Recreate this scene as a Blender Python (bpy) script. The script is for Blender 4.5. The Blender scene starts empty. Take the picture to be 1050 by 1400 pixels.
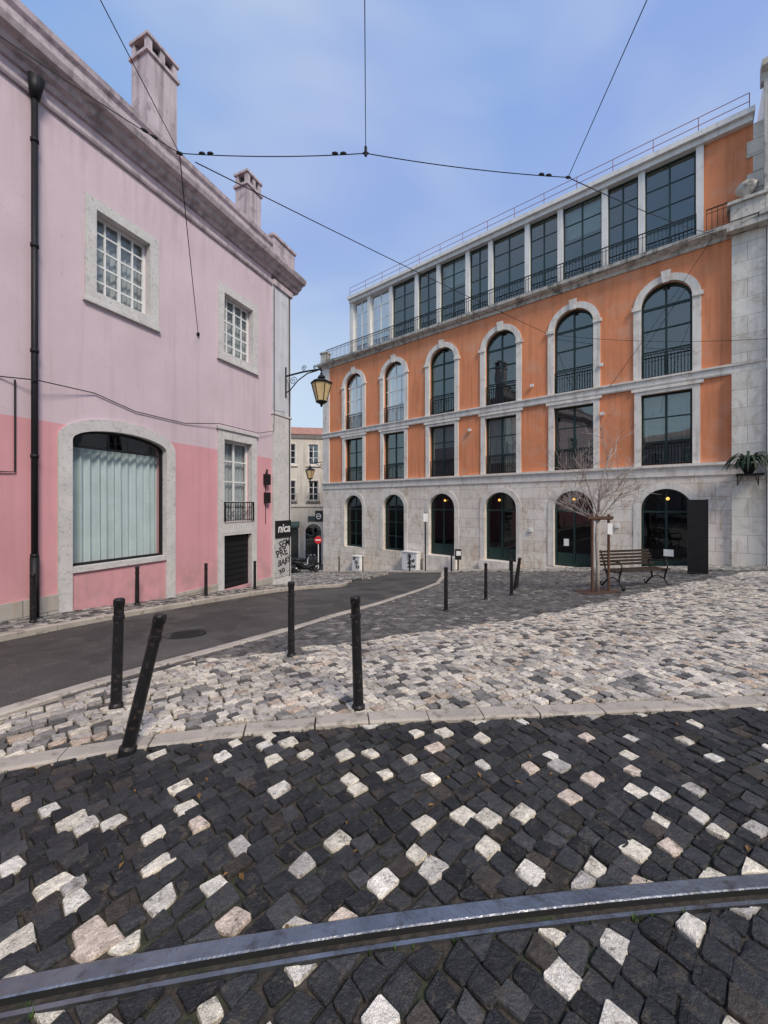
import bpy, math, random
import numpy as np
from mathutils import Vector, Matrix
from mathutils.geometry import tessellate_polygon
random.seed(7)
scene=bpy.context.scene
CAMZ=1.6
# ------------------------------------------------------------------ terrain
CP=np.array([(0,0,0),(-2,.5,0),(2,.5,0),(0,2,0),(-2.2,2.2,-.01),(3,3,.0),(-.2,2.95,-.02),(-2.3,3.2,-.08),(6,3,.05),(12,5,.1),(6,6.2,-.18),
(-1.1,4.54,-.22),(1.24,7.7,-.56),(2.45,9.26,-.72),(3.2,9.6,-.68),(6,9.6,-.52),(5.1,9.5,-.60),(-6.1,6.58,-.42),(-5.06,8.96,-.67),(-3.6,12.3,-1.05),
(-5.7,5.7,-.4),(-1.3,13.9,-1.35),(11,13.5,-.6),(12.4,12.4,-.42),(7.9,16,-1.07),(5.4,18,-1.43),(3,19.96,-1.8),(.5,21.9,-2.16),(-3.7,25.3,-2.78),
(-8,40,-4.4),(10,40,-4.2),(-20,20,-1.8),(30,12,.5),(30,40,-3),(-30,-20,.5),(30,-20,1),(0,-30,.8),(-8,0,.1),(-14,60,-6),(14,60,-6)],float)
def _U(r2): return r2*np.log(r2+1e-9)
S=.1
_P=CP[:,:2]*S; _n=len(CP)
_K=_U(((_P[:,None]-_P[None])**2).sum(-1))+np.eye(_n)*.004
_A=np.zeros((_n+3,_n+3)); _A[:_n,:_n]=_K; _A[:_n,_n]=1; _A[:_n,_n+1:]=_P; _A[_n,:_n]=1; _A[_n+1:,:_n]=_P.T
_w=np.linalg.solve(_A,np.concatenate([CP[:,2],[0,0,0]]))
def GN(x,y):
    x=np.asarray(x,float); y=np.asarray(y,float); sh=x.shape
    x=x.ravel(); y=y.ravel(); r=np.hypot(x,y-10); k=np.where(r>60,60/np.maximum(r,1e-6),1)
    x=x*k*S; y=(10+(y-10)*k)*S
    out=np.empty(len(x))
    for a in range(0,len(x),60000):
        b=min(a+60000,len(x))
        r2=(x[a:b,None]-_P[None,:,0])**2+(y[a:b,None]-_P[None,:,1])**2
        out[a:b]=_U(r2)@_w[:_n]+_w[_n]+_w[_n+1]*x[a:b]+_w[_n+2]*y[a:b]
    return out.reshape(sh)
def G(x,y): return float(GN(np.array([x]),np.array([y]))[0])
# ------------------------------------------------------------------ frames
class Fr:
    def __init__(s,o,x,n): s.o=Vector(o); s.x=Vector(x); s.n=Vector(n); s.z=Vector((0,0,1))
    def p(s,r,z,n): return s.o+s.x*r+s.z*z+s.n*n
FO=Fr((7.91,16,CAMZ),(.778,-.628,0),(-.628,-.778,0))       # orange facade
FL=Fr((-3.6,12.3,CAMZ),(.4007,.9163,0),(.9163,-.4007,0))   # pink facade
# ------------------------------------------------------------------ mesh builder
class MB:
    def __init__(s,fr=None): s.v=[];s.f=[];s.m=[];s.fr=fr
    def pt(s,a,b,c): return s.fr.p(a,b,c) if s.fr else Vector((a,b,c))
    def add(s,vs,fs,mi=0):
        o=len(s.v); s.v+= [tuple(v) for v in vs]; s.f+=[tuple(i+o for i in f) for f in fs]; s.m+=[mi]*len(fs)
    def box(s,a0,a1,b0,b1,c0,c1,mi=0):
        vs=[s.pt(a,b,c) for a in(a0,a1) for b in(b0,b1) for c in(c0,c1)]
        s.add(vs,[(0,1,3,2),(4,6,7,5),(0,4,5,1),(2,3,7,6),(0,2,6,4),(1,5,7,3)],mi)
    def plate(s,loops,c0,c1,mi=0,sides=True):
        tri=tessellate_polygon([[Vector((a,b,0)) for a,b in l] for l in loops])
        flat=[p for l in loops for p in l]; N=len(flat)
        if c0==c1:
            s.add([s.pt(a,b,c0) for a,b in flat],[tuple(t) for t in tri],mi); return
        vs=[s.pt(a,b,c1) for a,b in flat]+[s.pt(a,b,c0) for a,b in flat]
        fs=[tuple(t) for t in tri]+[tuple(i+N for i in reversed(t)) for t in tri]
        o=0
        for l in loops:
            n=len(l)
            for i in range(n):
                j=(i+1)%n; fs.append((o+i,o+j,o+j+N,o+i+N))
            o+=n
        s.add(vs,fs,mi)
    def profile(s,r0,r1,pts,mi=0):   # pts (n,z)
        n=len(pts)
        vs=[s.pt(r0,z,c) for c,z in pts]+[s.pt(r1,z,c) for c,z in pts]
        fs=[(i,(i+1)%n,(i+1)%n+n,i+n) for i in range(n)]+[tuple(range(n)),tuple(range(2*n-1,n-1,-1))]
        s.add(vs,fs,mi)
    def tube(s,pts,rad,seg=6,mi=0,cap=True):
        pts=[s.pt(*p) for p in pts]; n=len(pts)
        rads=rad if isinstance(rad,(list,tuple)) else [rad]*n
        vs=[];up=None
        for i,p in enumerate(pts):
            t=(pts[min(i+1,n-1)]-pts[max(i-1,0)]).normalized()
            if up is None:
                up=Vector((0,0,1)) if abs(t.z)<.9 else Vector((1,0,0))
            a=t.cross(up); 
            if a.length<1e-4: a=t.orthogonal()
            a.normalize(); b=a.cross(t).normalized(); up=b
            for k in range(seg):
                q=2*math.pi*k/seg; vs.append(p+(a*math.cos(q)+b*math.sin(q))*rads[i])
        fs=[]
        for i in range(n-1):
            for k in range(seg):
                k2=(k+1)%seg; fs.append((i*seg+k,i*seg+k2,(i+1)*seg+k2,(i+1)*seg+k))
        if cap: fs+= [tuple(range(seg-1,-1,-1)),tuple((n-1)*seg+k for k in range(seg))]
        s.add(vs,fs,mi)
    def lathe(s,c,prof,seg=16,mi=0,rot=0):
        vs=[];n=len(prof)
        for r,z in prof:
            for k in range(seg):
                q=2*math.pi*k/seg+rot; vs.append(Vector((c[0]+r*math.cos(q),c[1]+r*math.sin(q),c[2]+z)))
        fs=[]
        for i in range(n-1):
            for k in range(seg):
                k2=(k+1)%seg; fs.append((i*seg+k,i*seg+k2,(i+1)*seg+k2,(i+1)*seg+k))
        fs+=[tuple(range(seg-1,-1,-1)),tuple((n-1)*seg+k for k in range(seg))]
        s.add(vs,fs,mi)
    def finish(s,name,mats,parent=None,smooth=False,loc=None,bevel=0):
        me=bpy.data.meshes.new(name)
        vs=s.v
        if loc is not None and parent is None: vs=[(a-loc[0],b-loc[1],c-loc[2]) for a,b,c in vs]
        me.from_pydata(vs,[],s.f)
        for m in (mats if isinstance(mats,(list,tuple)) else [mats]): me.materials.append(m)
        me.polygons.foreach_set('material_index',s.m)
        if smooth: me.polygons.foreach_set('use_smooth',[True]*len(s.f))
        me.update()
        ob=bpy.data.objects.new(name,me); scene.collection.objects.link(ob)
        if parent is not None:
            ob.parent=parent; ob.location=-parent.location
        elif loc is not None: ob.location=loc
        if bevel:
            b=ob.modifiers.new('b','BEVEL'); b.width=bevel; b.segments=1; b.limit_method='ANGLE'
        return ob
def empty(name,loc=(0,0,0)):
    e=bpy.data.objects.new(name,None); e.location=loc; scene.collection.objects.link(e); return e
# ------------------------------------------------------------------ materials
def nt(name):
    m=bpy.data.materials.new(name); m.use_nodes=True; t=m.node_tree; return m,t,t.nodes['Principled BSDF']
def noise(t,vec,scale,detail=4,rough=.55,dist=0):
    n=t.nodes.new('ShaderNodeTexNoise'); n.inputs['Scale'].default_value=scale; n.inputs['Detail'].default_value=min(detail,4)
    n.inputs['Roughness'].default_value=rough; n.inputs['Distortion'].default_value=dist
    t.links.new(vec,n.inputs['Vector']); return n.outputs['Fac']
def mrange(t,v,a,b,c,d):
    n=t.nodes.new('ShaderNodeMapRange'); t.links.new(v,n.inputs[0])
    for i,x in enumerate((a,b,c,d)): n.inputs[i+1].default_value=x
    return n.outputs[0]
def mapping(t,vec,sc):
    n=t.nodes.new('ShaderNodeMapping'); n.inputs['Scale'].default_value=sc; t.links.new(vec,n.inputs[0]); return n.outputs[0]
def mixc(t,f,a,b,blend='MIX'):
    n=t.nodes.new('ShaderNodeMix'); n.data_type='RGBA'; n.blend_type=blend
    for s,v in ((n.inputs[0],f),(n.inputs[6],a),(n.inputs[7],b)):
        if isinstance(v,(int,float)): s.default_value=v
        elif isinstance(v,tuple): s.default_value=(*v[:3],1)
        else: t.links.new(v,s)
    return n.outputs[2]
def vscale(t,c,s):
    n=t.nodes.new('ShaderNodeVectorMath'); n.operation='SCALE'
    if isinstance(c,tuple): n.inputs[0].default_value=c[:3]
    else: t.links.new(c,n.inputs[0])
    t.links.new(s,n.inputs['Scale']); return n.outputs[0]
def bumpn(t,b,h,strength,dist=.01):
    n=t.nodes.new('ShaderNodeBump'); n.inputs['Strength'].default_value=strength; n.inputs['Distance'].default_value=dist
    t.links.new(h,n.inputs['Height']); t.links.new(n.outputs[0],b.inputs['Normal'])
def mat(name,col,rough=.75,var=.12,scale=1.5,bump=.3,bscale=60,metal=0,streak=0,dirt=None,dirt_amt=.6,dirt_scale=2.5,spec=.3):
    m,t,b=nt(name); tc=t.nodes.new('ShaderNodeTexCoord').outputs['Object']
    c=vscale(t,col,mrange(t,noise(t,tc,scale,4),.25,.75,1-var,1+var))
    if streak:
        c=vscale(t,c,mrange(t,noise(t,mapping(t,tc,(5,5,.35)),1.2,4),.48,.72,1,1-streak))
    if dirt:
        f=mrange(t,noise(t,tc,dirt_scale,4,.7),.54,.66,0,dirt_amt); c=mixc(t,f,c,dirt)
    t.links.new(c,b.inputs['Base Color']); b.inputs['Roughness'].default_value=rough; b.inputs['Metallic'].default_value=metal
    b.inputs['Specular IOR Level'].default_value=spec
    if bump: bumpn(t,b,noise(t,tc,bscale,2),bump)
    return m
def stoneblocks(name,fr,c1,c2,mortar,bw=1.1,rh=.47,streak=.16,stain=(.46,.30,.19),stamt=.6):
    m,t,b=nt(name); tc=t.nodes.new('ShaderNodeTexCoord').outputs['Object']
    d=t.nodes.new('ShaderNodeVectorMath'); d.operation='DOT_PRODUCT'; t.links.new(tc,d.inputs[0]); d.inputs[1].default_value=fr.x
    sp=t.nodes.new('ShaderNodeSeparateXYZ'); t.links.new(tc,sp.inputs[0])
    cb=t.nodes.new('ShaderNodeCombineXYZ'); t.links.new(d.outputs['Value'],cb.inputs[0]); t.links.new(sp.outputs[2],cb.inputs[1])
    br=t.nodes.new('ShaderNodeTexBrick'); t.links.new(cb.outputs[0],br.inputs['Vector'])
    for k,v in (('Color1',(*c1,1)),('Color2',(*c2,1)),('Mortar',(*mortar,1)),('Scale',1),('Mortar Size',.007),('Mortar Smooth',.3),('Brick Width',bw),('Row Height',rh),('Bias',-.35)):
        br.inputs[k].default_value=v
    c=vscale(t,br.outputs['Color'],mrange(t,noise(t,tc,1.3,4,.65),.3,.7,.88,1.08))
    f1=mrange(t,noise(t,mapping(t,tc,(1.5,1.5,.8)),2.0,4,.75,.9),.50,.66,0,stamt)
    c=mixc(t,f1,c,stain)
    c=vscale(t,c,mrange(t,noise(t,mapping(t,tc,(6,6,.4)),1.2,4),.50,.75,1,1-streak))
    c=mixc(t,mrange(t,noise(t,tc,7,4,.75),.60,.68,0,.40),c,(.32,.25,.18))
    t.links.new(c,b.inputs['Base Color']); b.inputs['Roughness'].default_value=.75
    mx=t.nodes.new('ShaderNodeMath'); mx.operation='MULTIPLY_ADD'; t.links.new(br.outputs['Fac'],mx.inputs[0]); mx.inputs[1].default_value=-1.0
    t.links.new(noise(t,tc,35,3),mx.inputs[2]); bumpn(t,b,mx.outputs[0],.5,.012)
    return m
def glassmat(name,tint=(.55,.62,.6),refl=.12,rough=.02,gcol=(.92,.95,1)):
    m=bpy.data.materials.new(name); m.use_nodes=True; t=m.node_tree; t.nodes.clear()
    o=t.nodes.new('ShaderNodeOutputMaterial'); mx=t.nodes.new('ShaderNodeMixShader'); tr=t.nodes.new('ShaderNodeBsdfTransparent'); gl=t.nodes.new('ShaderNodeBsdfGlossy')
    tr.inputs[0].default_value=(*tint,1); gl.inputs['Roughness'].default_value=rough; gl.inputs[0].default_value=(*gcol,1)
    lw=t.nodes.new('ShaderNodeLayerWeight'); lw.inputs[0].default_value=.5
    pw=t.nodes.new('ShaderNodeMath'); pw.operation='POWER'; t.links.new(lw.outputs['Facing'],pw.inputs[0]); pw.inputs[1].default_value=4.0
    ml=t.nodes.new('ShaderNodeMath'); ml.operation='MULTIPLY_ADD'; ml.use_clamp=True; t.links.new(pw.outputs[0],ml.inputs[0]); ml.inputs[1].default_value=.85; ml.inputs[2].default_value=.05+refl
    tc=t.nodes.new('ShaderNodeTexCoord').outputs['Object']
    bp=t.nodes.new('ShaderNodeBump'); bp.inputs['Strength'].default_value=.25; bp.inputs['Distance'].default_value=.02
    t.links.new(noise(t,tc,1.1,1),bp.inputs['Height']); t.links.new(bp.outputs[0],gl.inputs['Normal'])
    t.links.new(ml.outputs[0],mx.inputs[0]); t.links.new(tr.outputs[0],mx.inputs[1]); t.links.new(gl.outputs[0],mx.inputs[2]); t.links.new(mx.outputs[0],o.inputs[0])
    return m
def emis(name,col,st):
    m,t,b=nt(name); b.inputs['Base Color'].default_value=(*col,1); b.inputs['Emission Color'].default_value=(*col,1); b.inputs['Emission Strength'].default_value=st; return m

M_orange=mat('orange_plaster',(.74,.275,.130),.85,.09,.9,.35,45,streak=.22,dirt=(.66,.39,.27),dirt_amt=.42,dirt_scale=1.1)
def pinkmat():
    m,t,b=nt('pink_plaster'); tc=t.nodes.new('ShaderNodeTexCoord').outputs['Object']
    sp=t.nodes.new('ShaderNodeSeparateXYZ'); t.links.new(tc,sp.inputs[0])
    f=mrange(t,sp.outputs[2],1.48+CAMZ-.004,1.48+CAMZ+.004,0,1)
    c=mixc(t,f,(.71,.355,.38),(.665,.53,.57))
    c=vscale(t,c,mrange(t,noise(t,tc,.8,4,.6),.25,.75,.90,1.06))
    c=vscale(t,c,mrange(t,noise(t,mapping(t,tc,(4,4,.25)),1.3,4),.50,.78,1,.86))
    c=mixc(t,mrange(t,noise(t,tc,9,4,.75),.62,.70,0,.35),c,(.44,.35,.36))
    g=t.nodes.new('ShaderNodeMath'); g.operation='MULTIPLY'; g.use_clamp=True
    t.links.new(mrange(t,sp.outputs[2],-.9,.7,1,0),g.inputs[0]); t.links.new(mrange(t,noise(t,tc,2.2,4,.7),.40,.6,0,.75),g.inputs[1])
    c=mixc(t,g.outputs[0],c,(.38,.26,.24))
    g=t.nodes.new('ShaderNodeMath'); g.operation='MULTIPLY'; g.use_clamp=True
    t.links.new(mrange(t,sp.outputs[2],7.3,8.9,0,1),g.inputs[0]); t.links.new(mrange(t,noise(t,mapping(t,tc,(3,3,.5)),1.5,4,.7),.45,.65,0,.5),g.inputs[1])
    c=mixc(t,g.outputs[0],c,(.42,.33,.36))
    t.links.new(c,b.inputs['Base Color']); b.inputs['Roughness'].default_value=.85; b.inputs['Specular IOR Level'].default_value=.2
    bumpn(t,b,noise(t,tc,55,3),.4,.008); return m
M_pink=pinkmat()
M_parapet=mat('weathered_parapet',(.54,.455,.475),.85,.15,1.5,.4,40,streak=.45,dirt=(.20,.18,.18),dirt_amt=.65)
M_white=mat('white_paint',(.76,.74,.71),.7,.06,1.5,.2,40,streak=.18,dirt=(.45,.42,.38),dirt_amt=.3)
M_pil=mat('pilaster_paint',(.62,.62,.65),.8,.07,1.5,.3,40,streak=.20,dirt=(.42,.41,.42),dirt_amt=.4)
M_stone=mat('limestone',(.76,.71,.64),.75,.12,2,.5,35,streak=.25,dirt=(.47,.35,.25),dirt_amt=.45,dirt_scale=3)
M_stoneD=mat('stained_stone',(.58,.54,.48),.8,.2,2,.6,30,streak=.6,dirt=(.12,.11,.10),dirt_amt=.85,dirt_scale=2)
M_lioz=mat('grey_limestone',(.62,.595,.57),.75,.12,3,.6,30,dirt=(.34,.31,.29),dirt_amt=.6,dirt_scale=14)
M_base=stoneblocks('ashlar_stone',FO,(.84,.77,.68),(.68,.59,.49),(.36,.29,.22))
M_quoin=stoneblocks('quoin_stone',FO,(.78,.73,.65),(.64,.59,.52),(.3,.28,.25),.9,.6,stain=(.44,.36,.25),stamt=.55)
M_plinth=stoneblocks('plinth_stone',FL,(.50,.46,.41),(.40,.36,.32),(.2,.18,.16),.7,.3)
M_green=mat('dark_green_frame',(.018,.042,.038),.45,.15,5,.1)
M_black=mat('black_iron',(.018,.018,.020),.5,.25,8,.3,80,metal=.2)
M_blackpaint=mat('black_post_paint',(.014,.014,.016),.42,.3,8,.4,60,dirt=(.10,.07,.055),dirt_amt=.6,dirt_scale=22)
M_frameW=mat('white_window_frame',(.76,.76,.74),.5,.06,4,.1)
M_glass=glassmat('window_glass',(.5,.58,.56),.14,gcol=(.80,.88,.86)); M_glassL=glassmat('shop_glass',(.92,.95,.94),.01)
M_glassB=glassmat('bright_glass',(.7,.75,.75),.50,gcol=(.95,.96,.96))
M_glassD=glassmat('dark_door_glass',(.35,.38,.38),.0)
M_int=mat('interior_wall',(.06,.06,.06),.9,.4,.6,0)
M_curt=mat('curtain',(.66,.67,.65),.9,.1,3,.1)
M_curtB=mat('pale_curtain',(.56,.64,.65),.9,.08,3,.1)
M_door=mat('black_door',(.012,.012,.013),.5,.3,3,.2,30)
M_red=mat('red_railing',(.25,.06,.06),.6)
M_tile=mat('roof_tiles',(.40,.20,.14),.85,.35,3,.8,12)
M_beige=mat('beige_plaster',(.66,.61,.52),.85,.1,1,.3,streak=.25)
M_grey=mat('grey_plaster',(.50,.49,.47),.85,.1,1,.3,streak=.2)
M_wood=mat('wood_slats',(.045,.030,.022),.6,.3,6,.4,30)
M_stake=mat('tree_stake_wood',(.12,.065,.042),.8,.3,6,.5,30)
M_bark=mat('pale_bark',(.42,.36,.32),.85,.25,9,.6,40,dirt=(.20,.15,.12))
M_wire=mat('wire',(.02,.02,.02),.6,.1,3,0)
M_amber=mat('lantern_glass',(.62,.47,.24),.25,.15,5,0)
M_steel=mat('rail_steel',(.27,.275,.29),.34,.3,6,.3,50,metal=.85,dirt=(.10,.075,.06),dirt_amt=.6,dirt_scale=9)
M_steelD=mat('rail_groove',(.02,.02,.02),.7,.2,6,.2,50)
M_leaf=mat('leaf',(.025,.045,.022),.6,.35,6,.1)
M_grass=mat('moss_green',(.07,.12,.03),.8,.35,6,.1)
M_signW=mat('sign_white',(.8,.8,.78),.5,.04,3,0); M_signR=mat('sign_red',(.6,.03,.03),.45,.05,3,0); M_awn=mat('awning_cloth',(.07,.10,.09),.8,.1,3,0)
M_graf=mat('worn_white_panel',(.55,.54,.52),.7,.15,5,.1,40,streak=.3,dirt=(.18,.17,.17),dirt_amt=.8,dirt_scale=7)
M_kerb=mat('kerb_stone',(.46,.405,.345),.75,.22,2.2,.8,45,streak=0,dirt=(.19,.155,.125),dirt_amt=.75,dirt_scale=7)
def asphalt():
    m,t,b=nt('asphalt'); tc=t.nodes.new('ShaderNodeTexCoord').outputs['Object']
    c=vscale(t,(.062,.057,.052),mrange(t,noise(t,tc,.7,4,.6),.3,.7,.6,1.5))
    c=vscale(t,c,mrange(t,noise(t,tc,140,1),.35,.7,.5,2.0))
    c=mixc(t,mrange(t,noise(t,tc,5,4,.75),.57,.66,0,.6),c,(.13,.115,.095))
    c=mixc(t,mrange(t,noise(t,mapping(t,tc,(.5,.35,1)),2.3,2,.5,.6),.54,.56,0,.5),c,(.028,.027,.026))
    t.links.new(c,b.inputs['Base Color']); b.inputs['Roughness'].default_value=.8; bumpn(t,b,noise(t,tc,120,2),.7,.008); return m
M_asph=asphalt()
def dirtm():
    m,t,b=nt('ground_soil'); tc=t.nodes.new('ShaderNodeTexCoord').outputs['Object']
    c=vscale(t,(.048,.039,.030),mrange(t,noise(t,tc,30,4),.3,.7,.5,1.6))
    c=mixc(t,mrange(t,noise(t,tc,2.3,4,.7),.52,.62,0,.7),c,(.034,.050,.015))
    t.links.new(c,b.inputs['Base Color']); b.inputs['Roughness'].default_value=.95; bumpn(t,b,noise(t,tc,70,2),.8,.01); return m
M_dirt=dirtm()
def cobblemat():
    m,t,b=nt('cobble_stone'); tc=t.nodes.new('ShaderNodeTexCoord').outputs['Object']
    at=t.nodes.new('ShaderNodeAttribute'); at.attribute_name='Col'
    c=vscale(t,at.outputs['Color'],mrange(t,noise(t,tc,26,4,.7),.3,.7,.66,1.30))
    c=mixc(t,mrange(t,noise(t,tc,15,4,.8),.56,.62,0,.6),c,(.10,.078,.058))
    c=vscale(t,c,mrange(t,noise(t,tc,1.2,3,.6),.35,.65,.80,1.12))
    c=vscale(t,c,mrange(t,noise(t,tc,220,1,.6),.4,.7,.82,1.35))
    t.links.new(c,b.inputs['Base Color']); b.inputs['Specular IOR Level'].default_value=.4
    b.inputs['Roughness'].default_value=.5
    bumpn(t,b,noise(t,tc,40,4,.72),.9,.016); return m
M_cob=cobblemat()
M_paint=mat('road_paint',(.62,.62,.60),.7,.15,4,.2,dirt=(.12,.12,.12),dirt_amt=.6,dirt_scale=6)

# ------------------------------------------------------------------ ground
def axis(a,b,step,far):
    l=list(np.arange(a,b+1e-6,step)); d=step*2; x=b
    while x<far: x+=d; d*=1.5; l.append(x)
    d=step*2; x=a
    while x>-far: x-=d; d*=1.5; l.insert(0,x)
    return np.array(l)
def gridmesh(name,X,Y,Z,m,keep=None):
    ny,nx=X.shape; me=bpy.data.meshes.new(name)
    v=np.stack([X,Y,Z],-1).reshape(-1,3); idx=np.arange(nx*ny).reshape(ny,nx)
    f=np.stack([idx[:-1,:-1],idx[:-1,1:],idx[1:,1:],idx[1:,:-1]],-1).reshape(-1,4)
    me.from_pydata(v.tolist(),[],f.tolist()); me.polygons.foreach_set('use_smooth',[True]*len(f)); me.materials.append(m)
    ob=bpy.data.objects.new(name,me); scene.collection.objects.link(ob); return ob
xs=axis(-16,18,.3,600); ys=axis(-4,46,.35,600)
X,Y=np.meshgrid(xs,ys); gridmesh('ground',X,Y,GN(X,Y),M_dirt)
Kp=np.array([(-12,-1.5),(-8,.0),(-4.3,1.45),(-3.2,1.93),(-2.27,2.32),(-1.5,2.56),(-.8,2.71),(.1,2.83),(.96,2.9),(2,2.97),(3,3.03),(6,3.12),(14,3.2)])
Kf=lambda x:np.interp(x,Kp[:,0],Kp[:,1])
Rp=np.array([(-4.3,1.5),(-3.6,2.1),(-3.0,3.0),(-2.4,4.27),(-1.45,6.1),(-.4,8.3),(.75,10.9),(1.93,13.5),(2.5,15.8),(2.85,18)])
Rf=lambda x:np.interp(x,Rp[:,0],Rp[:,1])
Bp=np.array([(-3.2,2.7),(-2.1,4.45),(-.45,5.2),(2.2,6.5),(5.9,8.9),(12,12.0)])
Bf=lambda x:np.interp(x,Bp[:,0],Bp[:,1])+.05*np.sin(x*5)+.04*np.sin(x*11)
Ff=lambda x:16-(x-7.91)*.8072-2.06
facY=lambda x:16-(x-7.91)*.8072
yy=np.concatenate([np.arange(-4,26,.3),np.arange(26,60,1)])
wallx=lambda y:-3.6-(12.3-y)*.4373
XL=np.where(yy<14.6,wallx(yy)+.92,-16.0); XL=np.where((yy>=13.2)&(yy<14.6),np.interp(yy,[13.2,14.6],[wallx(13.2)+1.3,-3.4]),XL)
XR=np.interp(yy,Rp[:,1],Rp[:,0]); XR=np.where(yy>18,7.91+(16-2.06-yy)/.8072,XR); XR=np.where(yy>25,-4.2+(yy-25)*.5,XR); XR=np.where(yy<1.5,-4.3,XR)
tt=np.linspace(0,1,40)
X=XL[:,None]*(1-tt)+XR[:,None]*tt; Y=np.repeat(yy[:,None],40,1)
gridmesh('road',X,Y,GN(X,Y)+.012,M_asph)

rng=np.random.default_rng(3)
def polar(cx,cy,bb,h,w,jit=.007):
    x0,x1,y0,y1=bb; cs=np.array([(x0,y0),(x1,y0),(x0,y1),(x1,y1)])-[cx,cy]
    an=np.arctan2(cs[:,1],cs[:,0]); rr=np.hypot(cs[:,0],cs[:,1]); a0,a1=an.min()-.05,an.max()+.05
    Q=[]; r=max(rr.min()*.5,.5)
    while r<rr.max()+h:
        hh=h*rng.uniform(.88,1.12); n=int((a1-a0)*r/(w*.75))+3
        b=a0+(np.cumsum(rng.uniform(.74,1.26,n))*w)/r
        q=np.stack([np.stack([b[:-1],np.full(n-1,r)],-1),np.stack([b[1:],np.full(n-1,r)],-1),np.stack([b[1:],np.full(n-1,r+hh)],-1),np.stack([b[:-1],np.full(n-1,r+hh)],-1)],1)
        rad=q[...,1]+.035*np.sin(q[...,0]*r*.9+r*.7); xy=np.stack([cx+rad*np.cos(q[...,0]),cy+rad*np.sin(q[...,0])],-1)
        c=xy.mean(1); k=(c[:,0]>x0)&(c[:,0]<x1)&(c[:,1]>y0)&(c[:,1]<y1); Q.append(xy[k]); r+=hh
    Q=np.concatenate(Q); Q+=rng.normal(0,jit,Q.shape); return Q
def straight(bb,h,w,jit=.006):
    x0,x1,y0,y1=bb; Q=[]; y=y0
    while y<y1:
        hh=h*rng.uniform(.9,1.1); n=int((x1-x0)/(w*.8))+2; b=x0+np.cumsum(rng.uniform(.8,1.2,n))*w
        o=np.ones(n-1)
        Q.append(np.stack([np.stack([b[:-1],o*y],-1),np.stack([b[1:],o*y],-1),np.stack([b[1:],o*(y+hh)],-1),np.stack([b[:-1],o*(y+hh)],-1)],1)); y+=hh
    Q=np.concatenate(Q); Q+=rng.normal(0,jit,Q.shape); return Q
def stones(name,parts,colfn,top,world=None,shrink=.90,cut=(.05,.16)):
    V=[];C=[]
    for Q,lo,hi in parts:
        c=Q.mean(1); k=(c[:,1]>lo(c[:,0])-.035)&(c[:,1]<hi(c[:,0])+.035); Q=Q[k]; c=c[k][:,None]
        Q=c+(Q-c)*(shrink+rng.uniform(-.03,.03,(len(Q),1,1)))
        pr=np.roll(Q,1,1); nx=np.roll(Q,-1,1); t1=rng.uniform(*cut,(len(Q),4,1)); t2=rng.uniform(*cut,(len(Q),4,1))
        P=np.stack([Q+t1*(pr-Q),Q+t2*(nx-Q)],2).reshape(len(Q),8,2)
        P[...,1]=np.clip(P[...,1],lo(P[...,0])+.004,hi(P[...,0])-.004)
        ext=P[...,1].max(1)-P[...,1].min(1); P=P[ext>.035]; c=P.mean(1,keepdims=True)
        n=len(P); hj=rng.normal(0,.0028,(n,1)); tl=rng.normal(0,.035,(n,1,2))
        P2=c+(P-c)*(.945+rng.uniform(-.025,.02,(n,8,1))); P3=c+(P-c)*.55+rng.normal(0,.004,(n,1,2))
        def zz(p,base): return base+hj+((p-c)*tl).sum(-1)
        Zs=[np.full((n,8),-.012),zz(P,top-.008)+rng.normal(0,.0015,(n,8)),zz(P2,top-.001)+rng.normal(0,.0016,(n,8)),zz(P3,top)+rng.normal(0,.0012,(n,8))]
        Ps=[P,P,P2,P3]
        xyz=[]
        for p,z in zip(Ps,Zs):
            if world: wx,wy=world(p[...,0],p[...,1])
            else: wx,wy=p[...,0],p[...,1]
            xyz.append(np.stack([wx,wy,GN(wx,wy)+z],-1))
        V.append(np.stack(xyz,1).reshape(n*32,3)); cc=xyz[0].mean(1)
        C.append(np.repeat(colfn(cc[:,0],cc[:,1],n),32,0))
    V=np.concatenate(V);C=np.concatenate(C);n=len(V)//32
    base=[]
    for r in range(3):
        for k in range(8):
            base.append((r*8+k,r*8+(k+1)%8,(r+1)*8+(k+1)%8,(r+1)*8+k))
    quads=(np.array(base)[None]+np.arange(n)[:,None,None]*32)
    caps=(np.arange(24,32)[None]+np.arange(n)[:,None]*32)
    me=bpy.data.meshes.new(name); nq=n*24
    me.vertices.add(n*32); me.vertices.foreach_set('co',V.ravel())
    loops=np.concatenate([quads.ravel(),caps.ravel()]); me.loops.add(len(loops)); me.loops.foreach_set('vertex_index',loops.astype(np.int32))
    me.polygons.add(nq+n); ls=np.concatenate([np.arange(nq)*4,nq*4+np.arange(n)*8]); me.polygons.foreach_set('loop_start',ls.astype(np.int32))
    me.polygons.foreach_set('loop_total',np.concatenate([np.full(nq,4),np.full(n,8)]).astype(np.int32))
    me.polygons.foreach_set('use_smooth',np.zeros(nq+n,bool)); me.update(calc_edges=True); me.validate()
    a=me.color_attributes.new('Col','FLOAT_COLOR','POINT'); a.data.foreach_set('color',np.concatenate([C,np.ones((len(C),1))],1).ravel().astype(np.float32))
    me.materials.append(M_cob); ob=bpy.data.objects.new(name,me); scene.collection.objects.link(ob); print(name,n); return ob
Yr=lambda x:1.455+.135*x-.022*x*x
def pick(n,p,cols,var=.2):
    cols=np.array(cols); i=rng.choice(len(cols),n,p=np.array(p)/sum(p)); return cols[i]*rng.uniform(1-var,1+var,(n,1))
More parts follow.
